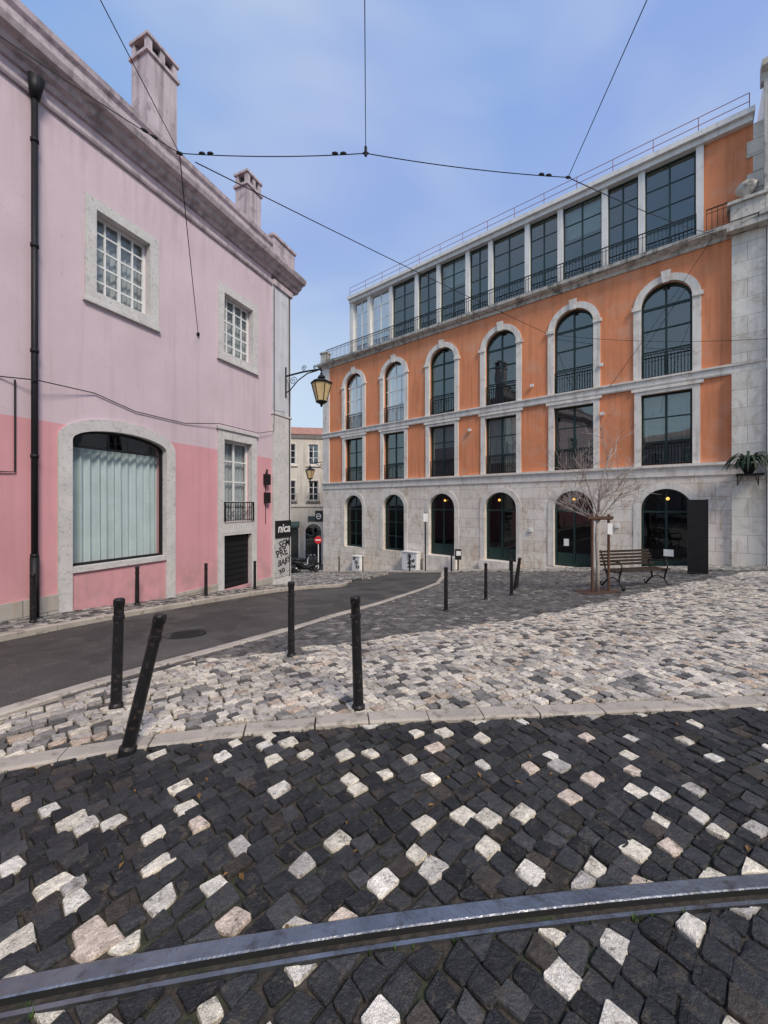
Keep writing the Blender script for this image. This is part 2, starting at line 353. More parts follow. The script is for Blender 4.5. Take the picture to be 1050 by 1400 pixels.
def col_fore(x,y,n):
    d=np.abs(y-Yr(x)-.26); pw=np.where(d<.22,.42,np.where(y>Yr(x)+.85,.17,.25)); pw=np.where(y<Yr(x)-.05,.32,pw)
    dark=pick(n,[5,3,1.2,.8],[(.036,.037,.039),(.023,.024,.026),(.055,.055,.056),(.055,.046,.038)],.35)
    wh=pick(n,[4,3,1,.7],[(.82,.74,.60),(.78,.72,.62),(.70,.57,.46),(.52,.48,.43)],.10)
    cand=np.nonzero(rng.random(n)<pw)[0]; rng.shuffle(cand); acc=[]; ax=np.empty(len(cand)); ay=np.empty(len(cand)); m=0
    for i in cand:      # the pale setts are laid scattered, rarely touching
        if m:
            dd=np.hypot(ax[:m]-x[i],ay[:m]-y[i]); k=(dd<.155).sum()
            if k and rng.random()<(.82 if k==1 else .97): continue
        ax[m]=x[i]; ay[m]=y[i]; m+=1; acc.append(i)
    w=np.zeros(n,bool); w[acc]=True
    return np.where(w[:,None],wh,dark)
Q=polar(4.5,-3.0,(-6,7,-2,3.4),.090,.101)
stones('cobblestone_street',[(Q,lambda x:Yr(x)+.036,lambda x:Kf(x)-.002),(Q,lambda x:Yr(x)-.9+.036,lambda x:Yr(x)-.086),(Q,lambda x:0*x-2,lambda x:Yr(x)-.986)],col_fore,.016,shrink=.925,cut=(.04,.13))
def col_side(x,y,n):
    return pick(n,[5,4,3,2,1.7,1.2],[(.72,.64,.53),(.62,.56,.48),(.47,.43,.385),(.29,.27,.25),(.12,.115,.11),(.56,.44,.34)],.17)
Q=polar(7,-7,(-4.4,14,1.2,12.2),.090,.112)
stones('cobblestone_pavement',[(Q,lambda x:Kf(x)+.17,lambda x:np.minimum(Rf(x)-.01,Bf(x))+np.where(x>12.3,-99,0))],col_side,.030,shrink=.90)
def col_dark(x,y,n):
    return pick(n,[4,3,2,.6],[(.13,.122,.115),(.18,.17,.16),(.09,.087,.085),(.32,.295,.26)],.2)
Q=polar(16,-4,(-3.2,13,2.6,19),.115,.125)
stones('cobblestone_plaza',[(Q,lambda x:np.maximum(Bf(x),0),lambda x:np.minimum(np.where(x<2.85,Rf(x)-.01,99),Ff(x)-.01))],col_dark,.030,shrink=.91)
def col_fac(x,y,n): return pick(n,[3,4,3,1],[(.52,.47,.40),(.40,.37,.33),(.27,.25,.23),(.1,.1,.1)],.18)
Q=polar(16,30,(-6,13.2,10,26.5),.11,.13)
stones('facade_pavement',[(Q,lambda x:Ff(x)+.13,lambda x:facY(x)+.05)],col_fac,.06)
Q=straight((-14,3.2,-4,1.7),.10,.115)
lw=lambda a:np.interp(a,[-14,-1,.9,2.0,3.2],[.80,.82,1.05,1.35,.9])
def col_left(x,y,n): return pick(n,[3,3,3,2],[(.46,.42,.37),(.30,.28,.26),(.16,.155,.15),(.08,.08,.08)],.2)
stones('pavement',[(Q,lambda a:np.where(a>.9,-4.,.01),lambda a:lw(a)-.005)],col_left,.10,world=lambda a,b:(-3.6+.4007*a+.9163*b,12.3+.9163*a-.4007*b))
def kerb(name,pts,width,top,length,m=M_kerb,side=1,gap=.006):
    pts=np.array(pts,float); d=np.concatenate([[0],np.cumsum(np.hypot(*np.diff(pts,axis=0).T))])
    def at(s): return np.array([np.interp(s,d,pts[:,0]),np.interp(s,d,pts[:,1])])
    mb=MB(); s=0
    while s<d[-1]-.05:
        L=length*random.uniform(.75,1.25); e=min(s+L,d[-1]); k=max(1,int((e-s)/.3)); ss=np.linspace(s+gap*random.uniform(.5,1.5),e-gap*random.uniform(.3,1),k+1); rows=[]; tz=random.gauss(0,.004); tw=random.gauss(0,.004)
        for q in ss:
            p=at(q); t=at(min(q+.05,d[-1]))-at(max(q-.05,0)); t/=np.hypot(*t); nn=np.array([-t[1],t[0]])*side
            a=p+nn*tw; b=p+nn*(width+tw); g0=G(*a); g1=G(*b); bev=.014
            a2=p+nn*(bev+tw); b2=p+nn*(width-bev+tw)
            rows.append([(a[0],a[1],g0-.03),(a[0],a[1],g0+top-bev+tz),(a2[0],a2[1],g0+top+tz),(b2[0],b2[1],g1+top+tz),(b[0],b[1],g1+top-bev+tz),(b[0],b[1],g1-.03)])
        vs=[v for r in rows for v in r]; fs=[]
        for i in range(len(rows)-1):
            for j in range(5): fs.append((i*6+j,i*6+j+1,(i+1)*6+j+1,(i+1)*6+j))
        fs+=[(0,1,2,3,4,5),tuple(len(vs)-6+j for j in (5,4,3,2,1,0))]
        mb.add(vs,fs); s=e
    return mb.finish(name,m)
kx=np.linspace(-7,13,90); kerb('kerb',[(x,Kf(x)) for x in kx],.16,.032,.50)
ry=np.linspace(1.5,18,70); kerb('kerb',[(np.interp(y,Rp[:,1],Rp[:,0]),y) for y in ry],.17,.045,1.0,side=1)
la=np.linspace(-13.9,3.1,60)
kerb('kerb',[(-3.6+.4007*a+.9163*lw(a),12.3+.9163*a-.4007*lw(a)) for a in la],.13,.11,.9,side=-1)
fx=np.linspace(-5.4,2.8,30); kerb('kerb',[(x,Ff(x)) for x in fx],.13,.075,1.0,side=1)
mb=MB()
for i in range(6):
    x0=-4.6+i*.72; g=[]
    for j in range(5):
        y=17.2+j*.55-(x0+4.6)*.15
        for x in (x0,x0+.42): g.append((x,y,G(x,y)+.018))
    mb.add(g,[(2*j,2*j+1,2*j+3,2*j+2) for j in range(4)])
mb.finish('zebra_crossing',M_paint)
for off in (0,-.9):
    prof=[(-.082,-.03),(-.082,.017),(-.067,.017),(-.064,-.012),(-.036,-.012),(-.031,.021),(-.026,.024),(.024,.025),(.031,.020),(.033,-.03)]
    rx=np.linspace(-6,8,90); vs=[]; 
    for x in rx:
        for v,z in prof: y=Yr(x)+off+v; vs.append((x,y,G(x,y)+z))
    mb=MB(); n=len(prof)
    for j in range(n-1):
        fs=[(i*n+j,i*n+j+1,(i+1)*n+j+1,(i+1)*n+j) for i in range(len(rx)-1)]
        mi=1 if j in(2,3,4) else 0
        if j==0: mb.add(vs,fs,mi)
        else: mb.f+=fs; mb.m+=[mi]*len(fs)
    mb.finish('tram_rail',[M_steel,M_steelD])
random.seed(5); mb=MB()
def tuft(x,y,s):
    z=G(x,y)
    for k in range(7):
        a=random.uniform(0,6.28); d=Vector((math.cos(a),math.sin(a),0)); l=s*random.uniform(.5,1.2); w=s*.12; sd=Vector((-d.y,d.x,0))*w; p=Vector((x,y,z))
        mb.add([p-sd,p+sd,p+d*l*.5+Vector((0,0,l*.9+.012)),],[(0,1,2)])
for i in range(110):
    x=random.uniform(-4,4); tuft(x,float(Kf(x))+random.uniform(-.012,.0) if i%3 else float(Yr(x))-.09,random.uniform(.012,.03))
for i in range(220): x=random.uniform(-3.5,4); y=random.uniform(.9,3.2); tuft(x,y,random.uniform(.010,.020))
for i in range(60):
    a=random.uniform(-8,0); p=FL.p(a,0,.02); tuft(p.x,p.y,.05)
mb.finish('weeds',M_grass)
mb=MB()
for i in range(120):
    if i<50: x=random.uniform(-3,6); y=random.uniform(3.2,7)
    elif i<90: p=FL.p(random.uniform(-8,0),0,random.uniform(.95,1.5)); x,y=p.x,p.y
    else: x=random.uniform(-2.5,3); y=random.uniform(1.4,2.8)
    z=G(x,y)+.041 if i<50 else G(x,y)+.021; a=random.uniform(0,6.28); s=random.uniform(.012,.03); c_,s_=math.cos(a)*s,math.sin(a)*s
    mb.add([(x-c_,y-s_,z),(x+s_*.4,y-c_*.4,z+.006),(x+c_,y+s_,z+.003),(x-s_*.4,y+c_*.4,z+.008)],[(0,1,2,3)])
mb.finish('fallen_leaves',mat('dry_leaf',(.20,.11,.04),.8,.5,8,0))
x,y=-3.05,5.9; z=G(x,y)+.016; b=MB(); b.lathe((0,0,0),[(.30,-.01),(.30,.004),(.27,.006),(.265,.001),(.02,.002)],28)
for k in range(-3,4): b.box(-.2,.2,k*.06-.012,k*.06+.012,.001,.007)
ob=b.finish('manhole_cover',M_steelD); ob.location=(x,y,z); ob.rotation_euler=(math.atan(-.10),0,.4)

# ------------------------------------------------------------------ shapes helpers
def arch(c,hw,z0,zs,rise=None,n=18):
    rise=hw if rise is None else rise
    return [(c-hw,z0),(c+hw,z0)]+[(c+hw*math.cos(a),zs+rise*math.sin(a)) for a in np.linspace(0,math.pi,n+1)]
def rect(a,b,c,d): return [(a,c),(b,c),(b,d),(a,d)]
def grid_win(fm,gm,r0,r1,z0,z1,n,cols,rows,fw=.06,mw=.03,th=.05,mi=0,gmi=0):
    fm.plate([rect(r0,r1,z0,z1),rect(r0+fw,r1-fw,z0+fw,z1-fw)],n,n+th,mi)
    for i in range(1,cols):
        x=r0+(r1-r0)*i/cols; w=mw if not(cols%2==0 and i==cols//2) else mw*1.8
        fm.box(x-w/2,x+w/2,z0+fw,z1-fw,n+.004,n+th-.006,mi)
    for j in range(1,rows):
        z=z0+(z1-z0)*j/rows; fm.box(r0+fw,r1-fw,z-mw/2,z+mw/2,n+.008,n+th-.01,mi)
    gm.plate([rect(r0+.01,r1-.01,z0+.01,z1-.01)],n+.02,n+.02,gmi)
def railing(mb,r0,r1,z0,z1,n,step=.11,w=.012,mi=0):
    mb.box(r0,r1,z1-.03,z1,n-.018,n+.018,mi); mb.box(r0,r1,z0+.03,z0+.05,n-.012,n+.012,mi)
    mb.box(r0,r1,z1-.16,z1-.145,n-.008,n+.008,mi)
    k=max(2,int((r1-r0)/step))
    for i in range(k+1):
        x=r0+.01+(r1-r0-.02)*i/k; mb.box(x-w/2,x+w/2,z0,z1-.02,n-w/2,n+w/2,mi)
def curtain(mb,r0,r1,z0,z1,n,folds,amp=.03,mi=0):
    k=folds*8; vs=[]
    for i in range(k+1):
        x=r0+(r1-r0)*i/k; a=amp*math.sin(i/8*2*math.pi+.6*math.sin(i*.13))+amp*.4*math.sin(i*.37)
        vs+=[mb.pt(x,z0,n+a*1.2),mb.pt(x,z1,n+a*.8)]
    mb.add(vs,[(2*i,2*i+2,2*i+3,2*i+1) for i in range(k)],mi)

# ------------------------------------------------------------------ ORANGE BUILDING
OB=empty('orange_building',FO.p(-5,-3,0))
cols=sorted([-.04,3.08,-3.17,-6.31,-9.45,-12.58])
L0,R0=-15.3,5.68
w=MB(FO)
holes=[arch(c,.765,4.72,7.40) for c in cols]+[rect(c-.765,c+.765,1.47,4.14) for c in cols]
w.plate([rect(L0,R0,1.25,9.0)]+holes,-.32,0)
w.finish('wall',M_orange,OB)
w=MB(FO)
w.plate([rect(L0-.03,R0,-5.6,1.25)]+[arch(c,.77,-2.62 if c<0 else -2.75,-.18) for c in cols],-.30,.05)
w.finish('ground_floor_wall',M_base,OB)
st=MB(FO)
for c in cols:
    st.plate([arch(c,1.0,4.702,7.40,n=22),arch(c,.755,4.701,7.40,n=22)],-.08,.055)
    for s in(-1,1): st.box(c+s*.90-.155,c+s*.90+.155,7.32,7.46,.0,.10)
    st.plate([[(c-.10,8.10),(c+.10,8.10),(c+.15,8.52),(c-.15,8.52)]],0,.11)
    st.plate([rect(c-.97,c+.97,1.452,4.345),rect(c-.755,c+.755,1.451,4.12)],-.08,.05)
    st.box(c-1.06,c+1.06,4.25,4.36,.0,.09)
    st.plate([[(c+1.0*math.cos(a),-.18+1.0*math.sin(a)) for a in np.linspace(0,math.pi,23)]+[(c+.76*math.cos(a),-.18+.76*math.sin(a)) for a in np.linspace(math.pi,0,23)]],.0,.075)
    for s in(-1,1): st.box(c+s*.88-.12,c+s*.88+.12,-2.6 if c<4 else -3,-.182,.0,.072)
st.profile(L0-.06,R0+.02,[(0,4.37),(.08,4.37),(.10,4.42),(.10,4.60),(.15,4.64),(.15,4.70),(0,4.70)])
st.profile(L0-.06,R0+.02,[(0,1.02),(.09,1.02),(.09,1.30),(.16,1.36),(.16,1.45),(0,1.45)])
st.box(L0-.05,L0+.55,1.452,4.368,-.05,.06); st.box(L0-.05,L0+.55,4.702,8.93,-.05,.06)
st.finish('stone_trim',M_stone,OB,bevel=.006)
c=MB(FO)
c.profile(L0-.35,R0-.2,[(-.3,8.95),(.06,8.95),(.10,9.05),(.22,9.12),(.34,9.18),(.36,9.30),(-.3,9.34)])
for (a,b) in [(L0-.10,L0+.35)]:
    c.box(a,b,9.34,9.95,-.25,.2); c.box(a-.05,b+.05,9.95,10.05,-.30,.25)
c.finish('cornice',M_stoneD,OB)
q=MB(FO)
q.box(4.86,5.68,-3.3,1.018,.051,.16);q.box(4.86,5.68,1.452,4.368,.0,.16);q.box(4.86,5.68,4.702,8.94,.0,.16); q.finish('quoin_pilaster',M_quoin,OB)
q=MB(FO); q.box(4.72,5.72,8.96,9.10,.05,.50); q.box(4.82,5.66,9.35,9.85,-.1,.36); q.box(4.74,5.72,9.85,9.95,-.18,.44)
q.finish('pedestal',M_stoneD,OB)
u=MB(); pp=FO.p(5.23,9.95,.13); u.lathe(pp,[(.18,0),(.18,.06),(.08,.12),(.1,.18),(.26,.34),(.30,.46),(.22,.5),(.24,.55),(.10,.62),(.03,.72)],14); u.finish('urn',M_stoneD,OB,smooth=True)
a=MB(FO)
pil=[-12.8,-11.4,-9.74,-7.96,-6.57,-4.9,-3.7,-1.96,-.57,1.1,2.33,4.04]
for p in pil: a.box(p-.105,p+.105,9.34,12.62,-.36,-.06)
a.box(-12.95,R0-.3,12.60,12.80,-.5,.04); a.box(-13.0,R0-.25,12.80,12.98,-1,.16)
a.box(-12.9,4.0,9.33,9.50,-.34,-.10)
a.box(-13.0,-12.91,9.33,12.6,-7,-.06)
a.finish('attic_frame',M_white,OB)
a=MB(FO); a.plate([rect(4.146,5.40,9.33,12.60)],-.4,-.16); a.finish('attic_wall',M_orange,OB)
a=MB(FO)
for i in range(6): a.box(5.40-(.0 if i%2 else .16),5.66,9.36+i*.54,9.36+i*.54+.52,-.38,-.12)
a.finish('attic_quoins',M_quoin,OB)
fm=MB(FO); gm=MB(FO); ra=MB(FO); cu=MB(FO); fw_=MB(FO)
for i in range(len(pil)-1):
    r0,r1=pil[i]+.105,pil[i+1]-.105
    tgt=fw_ if i<2 else fm
    grid_win(tgt,gm,r0,r1,9.5,12.6,-.26,2,4,.05,.035,gmi=2 if i<2 else 0)
    if i in(0,1): cu.box(r0+.1,r1-.1,9.6,12.5,-.62,-.60)
    if i in (4,8): cu.box(r0+.06,r1-.06,11.4,12.5,-.55,-.53)
for j,c in enumerate(cols):
    tgt=fm if j>1 else fw_
    fm.plate([arch(c,.765,4.72,7.40),arch(c,.69,4.80,7.40)],-.27,-.20)
    gm.plate([arch(c,.76,4.73,7.40)],-.24,-.24,2 if j<2 else 0)
    tgt.box(c-.035,c+.035,4.8,8.08,-.268,-.205)
    for z in (5.75,6.55,7.36): 
        tgt.box(c-.70,c+.70,z-.025 if z<7 else z-.045,z+.025 if z<7 else z+.045,-.264,-.21)
    if j in(0,1):
        tgt.box(c-.40,c-.375,4.8,7.32,-.26,-.215); tgt.box(c+.375,c+.40,4.8,7.32,-.26,-.215)
    railing(ra,c-.74,c+.74,4.72,5.62,-.05,.095,.016)
    grid_win(fm,gm,c-.765,c+.765,1.47,4.14,-.27,2,3,.07,.045,.06)
    railing(ra,c-.74,c+.74,1.47,2.30,-.05,.095,.016)
    if j==5: curtain(cu,c-.68,c+.68,2.4,4.05,-.45,9,.02)
    if j==3: curtain(cu,c-.68,c+.68,2.0,4.05,-.45,9,.02)
    if j==2: cu.box(c-.68,c+.68,3.0,4.05,-.42,-.41)
    if j in(0,1): curtain(cu,c-.7,c+.7,4.8,7.3,-.40,6)
    zb=-2.60
    fm.plate([arch(c,.77,zb,-.18),arch(c,.69,zb+.09,-.18)],-.27,-.20,0)
    gm.plate([arch(c,.76,zb+.01,-.18)],-.24,-.24,1)
    fm.box(c-.70,c+.70,-.30,-.22,-.266,-.205); fm.box(c-.035,c+.035,zb,.55,-.268,-.206)
    if j>=2:
        for s in(-1,1): fm.box(c+s*.36-.30,c+s*.36+.30,zb+.08,zb+.55,-.262,-.21)
    else:
        for z in(-1.0,-1.8): fm.box(c-.70,c+.70,z-.02,z+.02,-.262,-.21)
railing(ra,L0+.4,3.95,9.35,10.12,.18,.12,.016)
railing(ra,4.2,4.8,9.35,10.12,.18,.12,.016)
fm.finish('window_frames',M_green,OB); gm.finish('glazing',[M_glass,M_glassD,M_glassB],OB); ra.finish('balcony_railings',M_black,OB); cu.finish('curtains',M_curt,OB); fw_.finish('white_window_frames',M_frameW,OB)
rr=MB(FO)
for i in range(15):
    x=-12.9+i*1.3; rr.tube([(x,12.98,.02),(x,13.55,.02)],.012,5)
for z in(13.27,13.55): rr.tube([(-12.9,z,.02),(5.3,z,.02)],.012,5)
rr.finish('roof_railing',M_red,OB)
b=MB(FO); D=-9
b.box(L0,R0,-5.6,9.0,D-.3,D); b.box(L0,L0+.25,-5.6,9.0,D,-.321); b.box(R0-.25,R0,-5.6,12.6,D,-.42); b.box(L0,R0,9.0,9.2,D,-.301); b.box(-12.9,R0,12.6,12.75,D,-.51)
b.finish('side_walls',M_orange,OB)
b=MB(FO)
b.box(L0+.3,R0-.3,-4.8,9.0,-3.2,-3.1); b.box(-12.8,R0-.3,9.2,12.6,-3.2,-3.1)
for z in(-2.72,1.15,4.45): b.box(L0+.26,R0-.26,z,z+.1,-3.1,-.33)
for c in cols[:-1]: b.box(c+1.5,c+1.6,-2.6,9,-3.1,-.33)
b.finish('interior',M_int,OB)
M_bulb=emis('warm_bulb',(1,.50,.10),1.6)
b=MB()
for c,dr in ((cols[5],.05),(cols[4],.0),(cols[3],-.1),(cols[2],.12)):
    p=FO.p(c+dr,.22,-.12); b.lathe(p,[(.01,-.06),(.045,-.035),(.058,0),(.045,.035),(.01,.06)],10)
b.finish('lamps',M_bulb,OB,smooth=True)
b=MB(FO)
for (r,z) in((1.0,5.5),(1.05,3.55),(-1.7,5.2),(-4.7,3.6),(1.55,-.9),(-1.75,-1.2)):
    b.box(r-.07,r+.07,z,z+.12,.052,.13)
b.tube([(5.75,-2.2,.3),(5.75,8.5,.3)],.03,6)
b.finish('junction_boxes',M_frameW,OB)
b=MB(FO); b.box(-.45,-.25,-1.75,-1.45,-.195,-.19); b.box(3.0,3.3,-1.9,-1.65,-.195,-.19); b.finish('notices',M_signW,OB)
b=MB(FO)
for c in cols[2:4]: b.box(c-.95,c+.95,-3.6,-2.63,.051,.30); 
b.finish('door_steps',M_stone,OB)

NB=empty('white_townhouse',FO.p(10,-2,0))
b=MB(FO)
hl=[rect(c-.55,c+.55,z,z+2.1) for c in(8.2,11.2,14.2) for z in(-1.2,2.4,5.8,9.2)]
b.plate([rect(5.70,17,-3.5,14.0)]+hl,-.3,.22); b.box(5.70,17,-3.5,14,-9,-8.7); b.box(5.70,5.95,-3.5,14,-8.7,-.3); b.box(5.7,17,14,14.2,-9,.0)
b.finish('wall',M_white,NB)
b=MB(FO); b.profile(5.55,17,[(0,13.5),(.3,13.5),(.36,13.7),(.55,13.8),(.55,14.0),(0,14.1)]); b.box(5.62,6.2,9.4,13.49,.221,.36); b.profile(5.5,17,[(0,8.9),(.3,8.9),(.42,9.05),(.55,9.15),(.55,9.3),(0,9.4)])
b.finish('cornice',M_stoneD,NB)
b=MB(FO);g=MB(FO)
for c in(8.2,11.2,14.2):
    for z in(-1.2,2.4,5.8,9.2): grid_win(b,g,c-.55,c+.55,z,z+2.1,-.1,2,3)
b.finish('window_frames',M_frameW,NB); g.finish('glazing',M_glass,NB)
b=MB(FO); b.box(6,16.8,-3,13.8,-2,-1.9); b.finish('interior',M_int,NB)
PL=MB(); base=FO.p(5.25,1.30,.42)
PL.lathe(base-Vector((0,0,.12)),[(.10,-.18),(.20,0),(.22,.12),(.2,.14)],12,1)
for k in range(60):
    a=random.uniform(0,2*math.pi); L=random.uniform(.5,.95); up=random.uniform(.5,1.2); pts=[]; 
    d=Vector((math.cos(a),math.sin(a),0))
    if d.dot(FO.n)<-.2: d=d-2*d.dot(FO.n)*FO.n
    for i in range(7):
        t=i/6; pts.append(base+d*L*.85*t+Vector((0,0,up*L*(t*1.9-2.2*t*t))))
    sd=d.cross(Vector((0,0,1))).normalized(); vs=[]
    for i,p in enumerate(pts):
        ww=.035*math.sin(math.pi*(i+.4)/6.8); vs+=[p-sd*ww,p+sd*ww]
    PL.add(vs,[(2*i,2*i+1,2*i+3,2*i+2) for i in range(6)],0)
PL.finish('potted_plant',[M_leaf,M_black],loc=tuple(base))
b=MB(FO); zs_=.94; b.box(4.95,5.6,zs_,zs_+.06,.172,.62); b.tube([(5.0,zs_,.18),(5.0,zs_-.3,.18),(5.1,zs_,.5)],.012,5); b.tube([(5.5,zs_,.18),(5.5,zs_-.3,.18),(5.4,zs_,.5)],.012,5)
b.finish('wall_shelf',M_black)

# ------------------------------------------------------------------ PINK BUILDING
PB=empty('pink_building',FL.p(-4,-2,0))
A_in=arch(-4.63,.965,-1.18,1.22,.28,20); 
H=[rect(-5.18,-4.06,4.17,5.80),rect(-1.97,-.86,4.17,5.80),rect(-1.97,-.90,-.50,1.80),rect(-1.97,-.90,-2.35,-.80),
   A_in,rect(-9.4,-8.3,4.17,5.80),rect(-12.6,-11.5,4.17,5.80),rect(-9.4,-8.3,-.5,1.8)]
w=MB(FL); w.plate([rect(-14,0.0,-3.6,7.35)]+H,-.34,0); w.box(-14,.88,-3.6,7.35,-9,-8.7); w.box(.60,.88,-3.6,7.35,-8.7,-.35); w.box(-14,-13.7,-3.6,7.35,-8.7,-.35); w.box(-14,.88,7.35,7.5,-9,-.36)
w.finish('wall',M_pink,PB)
w=MB(FL); w.box(0.0,.90,2.96,7.04,-.3,.07); w.finish('corner_pilaster',M_pil,PB)
s=MB(FL)
s.box(0.0,.90,-3.6,2.90,-.3,.08); s.box(-.03,.93,2.90,2.96,-.3,.11)
for (a,b_) in((-5.18,-4.06),(-1.97,-.86),(-9.4,-8.3),(-12.6,-11.5)):
    s.plate([rect(a-.19,b_+.19,3.98,6.0),rect(a+.01,b_-.01,4.18,5.79)],-.10,.045); s.box(a-.22,b_+.22,3.92,3.99,0,.075)
s.plate([rect(-2.17,-.70,-.78,2.04),rect(-1.96,-.91,-.49,1.79)],-.10,.045)
s.plate([rect(-2.17,-.70,-2.9,-.782),rect(-1.96,-.91,-2.89,-.85)],-.10,.04)
s.box(-2.22,-.65,2.04,2.12,0,.09)
s.plate([[(-4.63-1.18,-2.9),(-4.63-.955,-2.9),(-4.63-.955,1.22)]+[(-4.63+.955*math.cos(a),1.22+.27*math.sin(a)) for a in np.linspace(math.pi,0,21)][1:]+[(-4.63+.955,-2.9),(-4.63+1.18,-2.9),(-4.63+1.18,1.24)]+[(-4.63+1.18*math.cos(a),1.24+.48*math.sin(a)) for a in np.linspace(0,math.pi,21)][1:]],-.10,.045)
s.box(-4.63-.95,-4.63+.95,-1.28,-1.17,-.15,.05)
s.finish('stone_surrounds',M_lioz,PB,bevel=.006)
p=MB(FL); p.box(-13.9,-5.815,-3.6,-1.62,-.1,.06); p.box(-3.44,-2.18,-3.6,-2.12,-.1,.05); p.box(-.69,-.001,-3.6,-2.3,-.1,.05); p.finish('plinth',M_plinth,PB)
p=MB(FL)
p.profile(-14.2,.95,[(0,7.04),(.05,7.04),(.07,7.08),(.07,7.15),(0,7.17)])
p.box(-.02,.95,7.02,7.19,-.2,.13)
p.finish('string_course',M_parapet,PB)
p=MB(FL)
p.profile(-14.3,1.32,[(-.34,7.352),(.06,7.352),(.10,7.43),(.20,7.47),(.24,7.56),(.38,7.60),(.42,7.70),(.42,7.76),(-.34,7.80)])
p.profile(-14.3,1.10,[(-.30,7.80),(-.02,7.80),(-.02,8.30),(.04,8.34),(.06,8.44),(.0,8.50),(-.30,8.50)])
p.box(.05,1.14,7.81,8.62,-.34,.05); p.box(.0,1.19,8.62,8.70,-.38,.10)
p.box(1.0,1.25,7.352,7.75,-8.9,-.35)
p.finish('cornice',M_parapet,PB)
p=MB(FL); p.box(-14,.85,7.78,7.95,-8.8,-.5,0); p.finish('roof',M_tile,PB)
def chimney(r,n,z0,z1,wr,wn):
    c=MB(FL); c.box(r-wr/2,r+wr/2,z0,z1-.42,n-wn/2,n+wn/2); c.box(r-wr/2-.05,r+wr/2+.05,z1-.50,z1-.42,n-wn/2-.05,n+wn/2+.05)
    k=3
    for i in range(k):
        for s_ in(-1,1):
            x=r-wr/2+.06+(wr-.12)*i/(k-1); c.box(x-.06,x+.06,z1-.42,z1-.10,n+s_*(wn/2-.06)-.06,n+s_*(wn/2-.06)+.06)
    c.box(r-wr/2-.04,r+wr/2+.04,z1-.10,z1-.03,n-wn/2-.04,n+wn/2+.04)
    for s_ in(-1,0,1): c.box(r+s_*wr*.36-.05,r+s_*wr*.36+.05,z1-.03,z1+.06,n-.1,n+.1)
    c.box(r-wr/2+.12,r+wr/2-.12,z1-.42,z1-.11,n-wn/2+.13,n+wn/2-.13,1)
    c.finish('chimney',[M_parapet,M_int],PB)
chimney(-3.15,-1.1,7.8,11.55,.80,.60); chimney(.0,-.95,7.8,10.75,.62,.5)
fw=MB(FL); g=MB(FL); cu=MB(FL); bk=MB(FL)
for (a,b_) in((-5.18,-4.06),(-1.97,-.86),(-9.4,-8.3),(-12.6,-11.5)):
    grid_win(fw,g,a,b_,4.17,5.80,-.20,4,5,.06,.035,.05); curtain(cu,a+.02,b_-.02,4.2,5.78,-.29,9,.018)
grid_win(fw,g,-1.97,-.90,-.5,1.80,-.20,2,4,.07,.035,.05); curtain(cu,-1.95,-.92,-.45,1.75,-.29,8,.02)
grid_win(fw,g,-9.4,-8.3,-.5,1.80,-.20,2,4,.07,.035,.05); curtain(cu,-9.4,-8.3,-.45,1.75,-.29,8,.02)
fw.finish('window_frames',M_frameW,PB); g.finish('glazing',M_glassL,PB)
cu.finish('curtains',mat('lace_curtain',(.40,.42,.44),.9,.15,4,.1),PB)
g=MB(FL); g.plate([arch(-4.63,.955,-1.17,1.22,.27,20)],-.14,-.14); g.finish('shop_glazing',M_glassL,PB)
bk.plate([arch(-4.63,.965,-1.18,1.22,.28,20),arch(-4.63,.915,-1.12,1.20,.25,20)],-.17,-.10); bk.box(-5.55,-3.71,1.10,1.14,-.165,-.11)
bk.finish('shop_window_frame',M_black,PB)
cu=MB(FL); curtain(cu,-5.62,-3.64,-1.16,1.14,-.30,13,.045); cu.finish('shop_curtain',M_curtB,PB)
d=MB(FL); d.box(-1.965,-.905,-2.9,-.80,-.22,-.12); 
for i in range(9): d.box(-1.93,-.94,-2.3+i*.16,-2.3+i*.16+.12,-.12,-.10)
d.finish('shutter_door',M_door,PB)
r_=MB(FL); railing(r_,-1.97,-.88,-.47,.08,.09,.085); 
for x in(-1.97,-.88): r_.box(x-.01,x+.01,-.47,.08,.0,.09)
for i in range(6):
    x=-1.85+i*.18; pts=[(x+.07*math.cos(a),-.25+.07*math.sin(a),.09) for a in np.linspace(0,2*math.pi,13)]; r_.tube(pts,.006,4)
r_.finish('balconette',M_black,PB)
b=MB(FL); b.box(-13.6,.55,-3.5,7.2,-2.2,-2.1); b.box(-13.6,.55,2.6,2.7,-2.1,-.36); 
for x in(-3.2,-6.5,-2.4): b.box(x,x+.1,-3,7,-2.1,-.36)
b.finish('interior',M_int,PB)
dp=MB(FL); dp.tube([(-6.19,7.0,.11),(-6.19,-2.0,.11)],.048,10); dp.tube([(-6.19,7.28,.16),(-6.19,6.95,.11)],[.12,.07],10)
for z in(6.2,4.4,2.6,.8,-.9): dp.tube([(-6.19,z,.11),(-6.19,z+.06,.11)],.060,10)
dp.tube([(-6.19,-.9,.11),(-6.19,-2.0,.11)],.065,10)
dp.finish('drainpipe',M_black,PB,smooth=True)
cb=MB(FL)
def cable(pts,rad=.010): cb.tube(pts,rad,5)
cable([(-13,2.05,.03),(-9,2.02,.03),(-6.6,2.08,.03),(-6.2,2.12,.19),(-5.2,2.18,.03),(-4.4,2.0,.03),(-3.2,1.98,.03),(-2.2,2.16,.1),(-.7,2.16,.1),(0,2.35,.10),(0,3.0,.12),(.5,3.05,.13)])
cable([(-6.42,2.08,.03),(-6.42,.55,.03),(-6.9,.52,.03),(-13,.5,.03)],.014)
cable([(-.3,1.0,.03),(-.3,-.6,.03)]); cable([(.02,6.9,.1),(.02,3.0,.1)],.012)
cable([(.80,7.0,.09),(.80,-2.4,.1)],.018)
cb.finish('cables',M_wire,PB)
